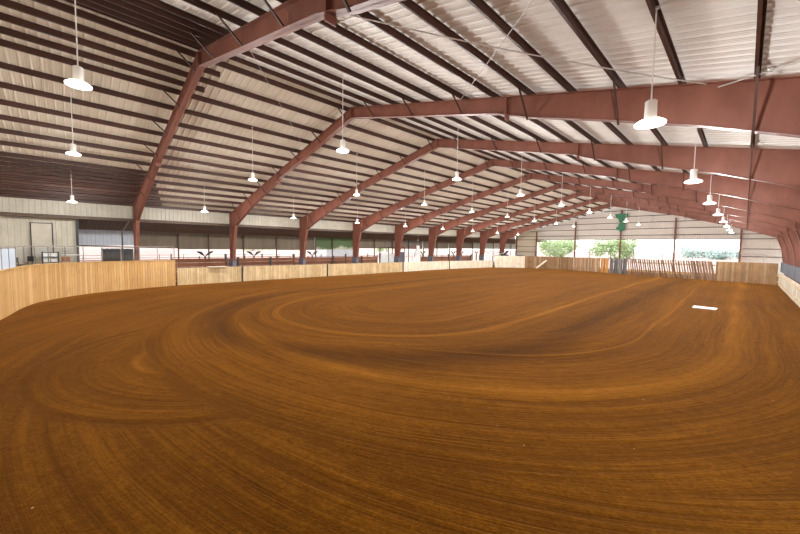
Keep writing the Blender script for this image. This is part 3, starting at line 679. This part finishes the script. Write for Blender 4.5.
def chair(x, y, label, mat, rot=0):
    t = thing('chair', label, 'chair', (x*S, y*S, DK)); t.rotation_euler.z = rot
    def loc(mb, nm, m_=mat):
        me = mb.build(nm, M[m_]); me.parent = t; return me
    loc(MB().box(-.23, .23, -.23, .23, .42, .47), 'seat'); loc(MB().box(-.23, .23, .20, .24, .55, .92), 'backrest')
    for a in (-.2, .2):
        for b in (-.2, .2): loc(MB().box(a-.02, a+.02, b-.02, b+.02, 0, .55 if b > 0 else .42), 'leg', 'dark_steel')
chair(-4.55, -.02, 'brown chair beside the white folding table', 'pen', 1.4)
chair(-4.40, -.30, 'dark chair at the left end of the deck', 'black', 2.6)
chair(-4.50, -.385, 'dark chair farthest left on the deck', 'black', 2.2)
chair(-4.72, -.255, 'dark chair in front of the tan door, left side', 'black', 1.2)
t = thing('storage_rack', 'dark metal rack with white bins in front of the pale door', 'rack', V(-4.74, -.12, -.30))
xa, xb, ya, yb = -4.80*S, -4.72*S, -.175*S, -.065*S
for z in (.05, .45, .85, 1.18): MB().box(xa, xb, ya, yb, DK+z, DK+z+.04).build('shelf', M['black'], t)
for x in (xa, xb):
    for y in (ya, yb): MB().box(x-.03, x+.03, y-.03, y+.03, DK, DK+1.25).build('upright', M['black'], t)
k = 0
for z, q in ((.49, 'middle'), (.89, 'top')):
    for s_, q2 in ((.27, 'left'), (.73, 'right')):
        yc = ya+(yb-ya)*s_; mb = MB(); mb.box(xa+.08, xb-.02, yc-.16, yc+.16, DK+z, DK+z+.25); 
        tag(mb.build('storage_bin', M['white']), f'white bin on the {q} shelf of the dark rack, {q2} one', 'bin', 'white bins on the rack')
# white framed doors under the grey curtain
t = thing('glass_door_unit', 'dark framed unit of pale door panels between the fourth and fifth columns', 'door unit', V(-5.3, 4.9, FLOOR))
for i in range(4):
    y = 4.62+i*.24; MB().box(-5.3*S-.05, -5.3*S+.05, y*S-.05, y*S+.05, -.02, (-.02)*S+H).build('post', M['black'], t)
for i in range(3):
    y = 4.62+i*.24; MB().box(-5.3*S-.02, -5.3*S+.02, y*S+.06, (y+.24)*S-.06, .1, (-.16 if i < 2 else -.12)*S+H).build('panel', M['white'] if i < 2 else M['bluegrey'], t)
MB().box(-5.3*S-.05, -5.3*S+.05, 4.62*S, 5.34*S, -.03*S+H, -.02*S+H+.05).build('header', M['black'], t)
# grey box trailer outside under the green curtain
t = thing('box_trailer', 'grey box trailer outside under the green curtain', 'trailer', V(-7.3, 4.9, FLOOR))
MB().box(-7.6*S, -7.05*S, 4.45*S, 5.25*S, .6, -.085*S+H).build('body', M['galv'], t)
for y in (4.6, 4.75, 5.05): 
    mb = MB(); mb.tube((-7.02*S, y*S, .35), (-7.1*S, y*S, .35), .38, 16); wh = mb.build('wheel', M['black'], t); MB().tube((-7.0*S, y*S, .35), (-7.02*S, y*S, .35), .16, 12).build('hub', M['galv'], wh)
MB().box(-7.58*S, -7.07*S, 4.4*S, 5.27*S, .5, .6).build('chassis', M['dark_steel'], t)
# draped white tarp beside the fifth column
mb = MB(); mb.add([V(-5.0, 5.44, .03), V(-5.0, 5.50, .03), V(-5.0, 5.53, -.10), V(-5.0, 5.42, -.19), V(-5.0, 5.36, -.18), V(-5.0, 5.41, -.08), V(-5.03, 5.44, .03), V(-5.03, 5.50, .03), V(-5.03, 5.53, -.10), V(-5.03, 5.42, -.19), V(-5.03, 5.36, -.18), V(-5.03, 5.41, -.08)],
      [(0, 1, 2, 5), (5, 2, 3, 4), (6, 7, 8, 11)[::-1], (11, 8, 9, 10)[::-1], (0, 6, 7, 1), (1, 7, 8, 2), (2, 8, 9, 3), (3, 9, 10, 4), (4, 10, 11, 5), (5, 11, 6, 0)])
mb.tube(V(-5.015, 5.47, .03), V(-5.015, 5.47, .2405), .012, 6)
tag(mb.build('hanging_tarp', M['white']), 'white tarp hanging bunched beside the fifth column', 'tarp')
# bluish chute near the far left corner
t = thing('roping_chute', 'pale bluish roping chute with an arched top near the far left corner', 'chute', V(-4.75, 7.9, FLOOR))
for y in (7.75, 8.0, 8.3, 8.5):
    mb = MB(); prev = None
    for i in range(9):
        a = math.pi*i/8; q = V(-4.72+.12*math.cos(a), y, -.20+.10*math.sin(a))
        if prev is not None: mb.tube(prev, q, .045, 8)
        prev = q
    mb.tube(V(-4.60, y, FLOOR), V(-4.60, y, -.20), .045, 8); mb.tube(V(-4.84, y, FLOOR), V(-4.84, y, -.20), .045, 8)
    mb.build('hoop', M['galv'], t)
for z in (-.15, -.20, -.26, -.34): MB().bar(V(-4.60, 7.75, z), V(-4.60, 8.5, z), .04, .12).build('side_rail', M['galv'], t)
mb = MB(); mb.box(-4.56*S, -4.44*S, 8.25*S, 8.45*S, .0, (-.17)*S+H); mb.bar(V(-4.5, 8.35, -.17), V(-4.5, 8.5, -.08), .35, .25)
tag(mb.build('loudspeaker', M['dark_steel'], None, V(-4.5, 8.35, FLOOR)), 'dark angular loudspeaker cabinet beside the last column', 'speaker')
t = thing('utility_cart', 'dark grey utility cart behind the far left corner of the fence', 'cart', V(-4.15, 8.7, FLOOR))
MB().box(-4.35*S, -3.95*S, 8.6*S, 8.8*S, .5, 1.5).build('body', M['dark_steel'], t); MB().box(-4.3*S, -4.15*S, 8.62*S, 8.78*S, 1.5, 2.15).build('cab', M['bluegrey'], t)
for x in (-4.28, -4.02):
    for y in (8.6, 8.8): MB().tube((x*S, y*S-.08, .35), (x*S, y*S+.08, .35), .36, 14).build('wheel', M['black'], t)
# white box on the low fence
mb = MB(); mb.box(-4.47*S, -4.36*S, 1.17*S, 1.37*S, (-.2732)*S+H, (-.2732)*S+H+.04); tag(mb.build('loose_board', M['pine_pale']), 'pale board lying flat on top of the low fence, left of the second column', 'board')

mb = MB(); q = [V(-.277, 3.745, FLOOR), V(-.278, 3.612, FLOOR), V(-.138, 3.618, FLOOR), V(-.130, 3.722, FLOOR)]  # sun patch on the dirt, modelled as a thin white slab
mb.hexa([v+Vector((0, 0, .0)) for v in q]+[v+Vector((0, 0, .045)) for v in q]); tag(mb.build('sun_patch', M['white'], None, V(-.2, 3.67, FLOOR)), 'bright patch of sun on the dirt right of the middle, built as a pale slab', 'board')
# ------------------------------------------------------------ beyond the end opening
def pipes(x0, x1, y, zs, zt, n_, label, mat='wire'):
    t = thing('pipe_fence', label, 'fence', V(x0, y, FLOOR))
    for z in zs: MB().tube(V(x0, y, z), V(x1, y, z), .035, 6).build('rail', M[mat], t)
    for i in range(n_+1): x = x0+(x1-x0)*i/n_; MB().tube(V(x, y, FLOOR-.01), V(x, y, zt), .045, 6).build('post', M[mat], t)
pipes(-4.65, -2.75, YE-.12, (-.03, -.30), -.02, 4, 'grey pipe fence inside the end wall, left of the tall gate')
pipes(-1.77, .25, YE-.12, (-.045, -.30), -.035, 4, 'grey pipe fence inside the end wall, right of the tall gate')
pipes(-2.72, -1.8, YE-.12, (.09, -.05), .10, 2, 'tall pipe gate under the green sign', 'dark_steel')
def tree(x, y, h, r, mat, label, n_=1400, seed=1, leaf=.3, zc=.62, tr=.35):
    rnd = random.Random(seed); t = thing('tree', label, 'tree', V(x, y, FLOOR), 'trees outside the end opening'); b = V(x, y, FLOOR); b.z = -.1
    mb = MB(); mb.tube(b, b+Vector((0, 0, h*.5)), tr, 10, tr*.6)
    for i in range(7):
        a = i*.9; mb.tube(b+Vector((0, 0, h*(.28+.03*i))), b+Vector((math.cos(a)*r*.6, math.sin(a)*r*.6, h*(.6+.03*i))), tr*.35, 6, .06)
    mb.build('trunk', M['bark'], t)
    mb = MB(); cl = [(b+Vector((rnd.uniform(-1, 1)*r*.75, rnd.uniform(-1, 1)*r*.75, h*zc+rnd.uniform(-1, 1)*h*.26)), rnd.uniform(.25, .45)*r) for _ in range(16)]
    for _ in range(n_):
        c, cr = rnd.choice(cl); d = Vector((rnd.gauss(0, 1), rnd.gauss(0, 1), rnd.gauss(0, 1))).normalized(); p = c+d*cr*rnd.uniform(.6, 1)
        u = Vector((rnd.gauss(0, 1), rnd.gauss(0, 1), rnd.gauss(0, 1))).normalized()*leaf; w_ = u.cross(d).normalized()*leaf*.6
        mb.add([p-u, p-w_*.7+u*.1, p+u, p+w_*.7+u*.1], [(0, 1, 2, 3)])
    mb.build('crown', M[mat], t)
tree(-7.3, 19, 8.0, 8.5, 'leaf', 'broad pale green tree seen through the left of the end opening', 4200, 3, .5, zc=.5)
tree(-4.9, 21, 8.6, 8.0, 'leaf', 'pale green tree left of the middle end post', 3800, 5, .5, zc=.52)
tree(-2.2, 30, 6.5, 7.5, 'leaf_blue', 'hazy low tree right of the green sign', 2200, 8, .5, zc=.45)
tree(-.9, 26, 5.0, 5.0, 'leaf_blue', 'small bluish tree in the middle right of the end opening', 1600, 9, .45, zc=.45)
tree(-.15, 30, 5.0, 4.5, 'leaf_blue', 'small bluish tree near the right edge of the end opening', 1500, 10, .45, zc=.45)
tree(-26, 10, 8.5, 9, 'leaf', 'tree far beyond the aisle, seen above the pens at the left', 1600, 12, .5, zc=.45)
tree(-22, 20, 8.5, 9, 'leaf', 'tree far beyond the aisle, seen near the green curtain', 1600, 13, .5, zc=.45)
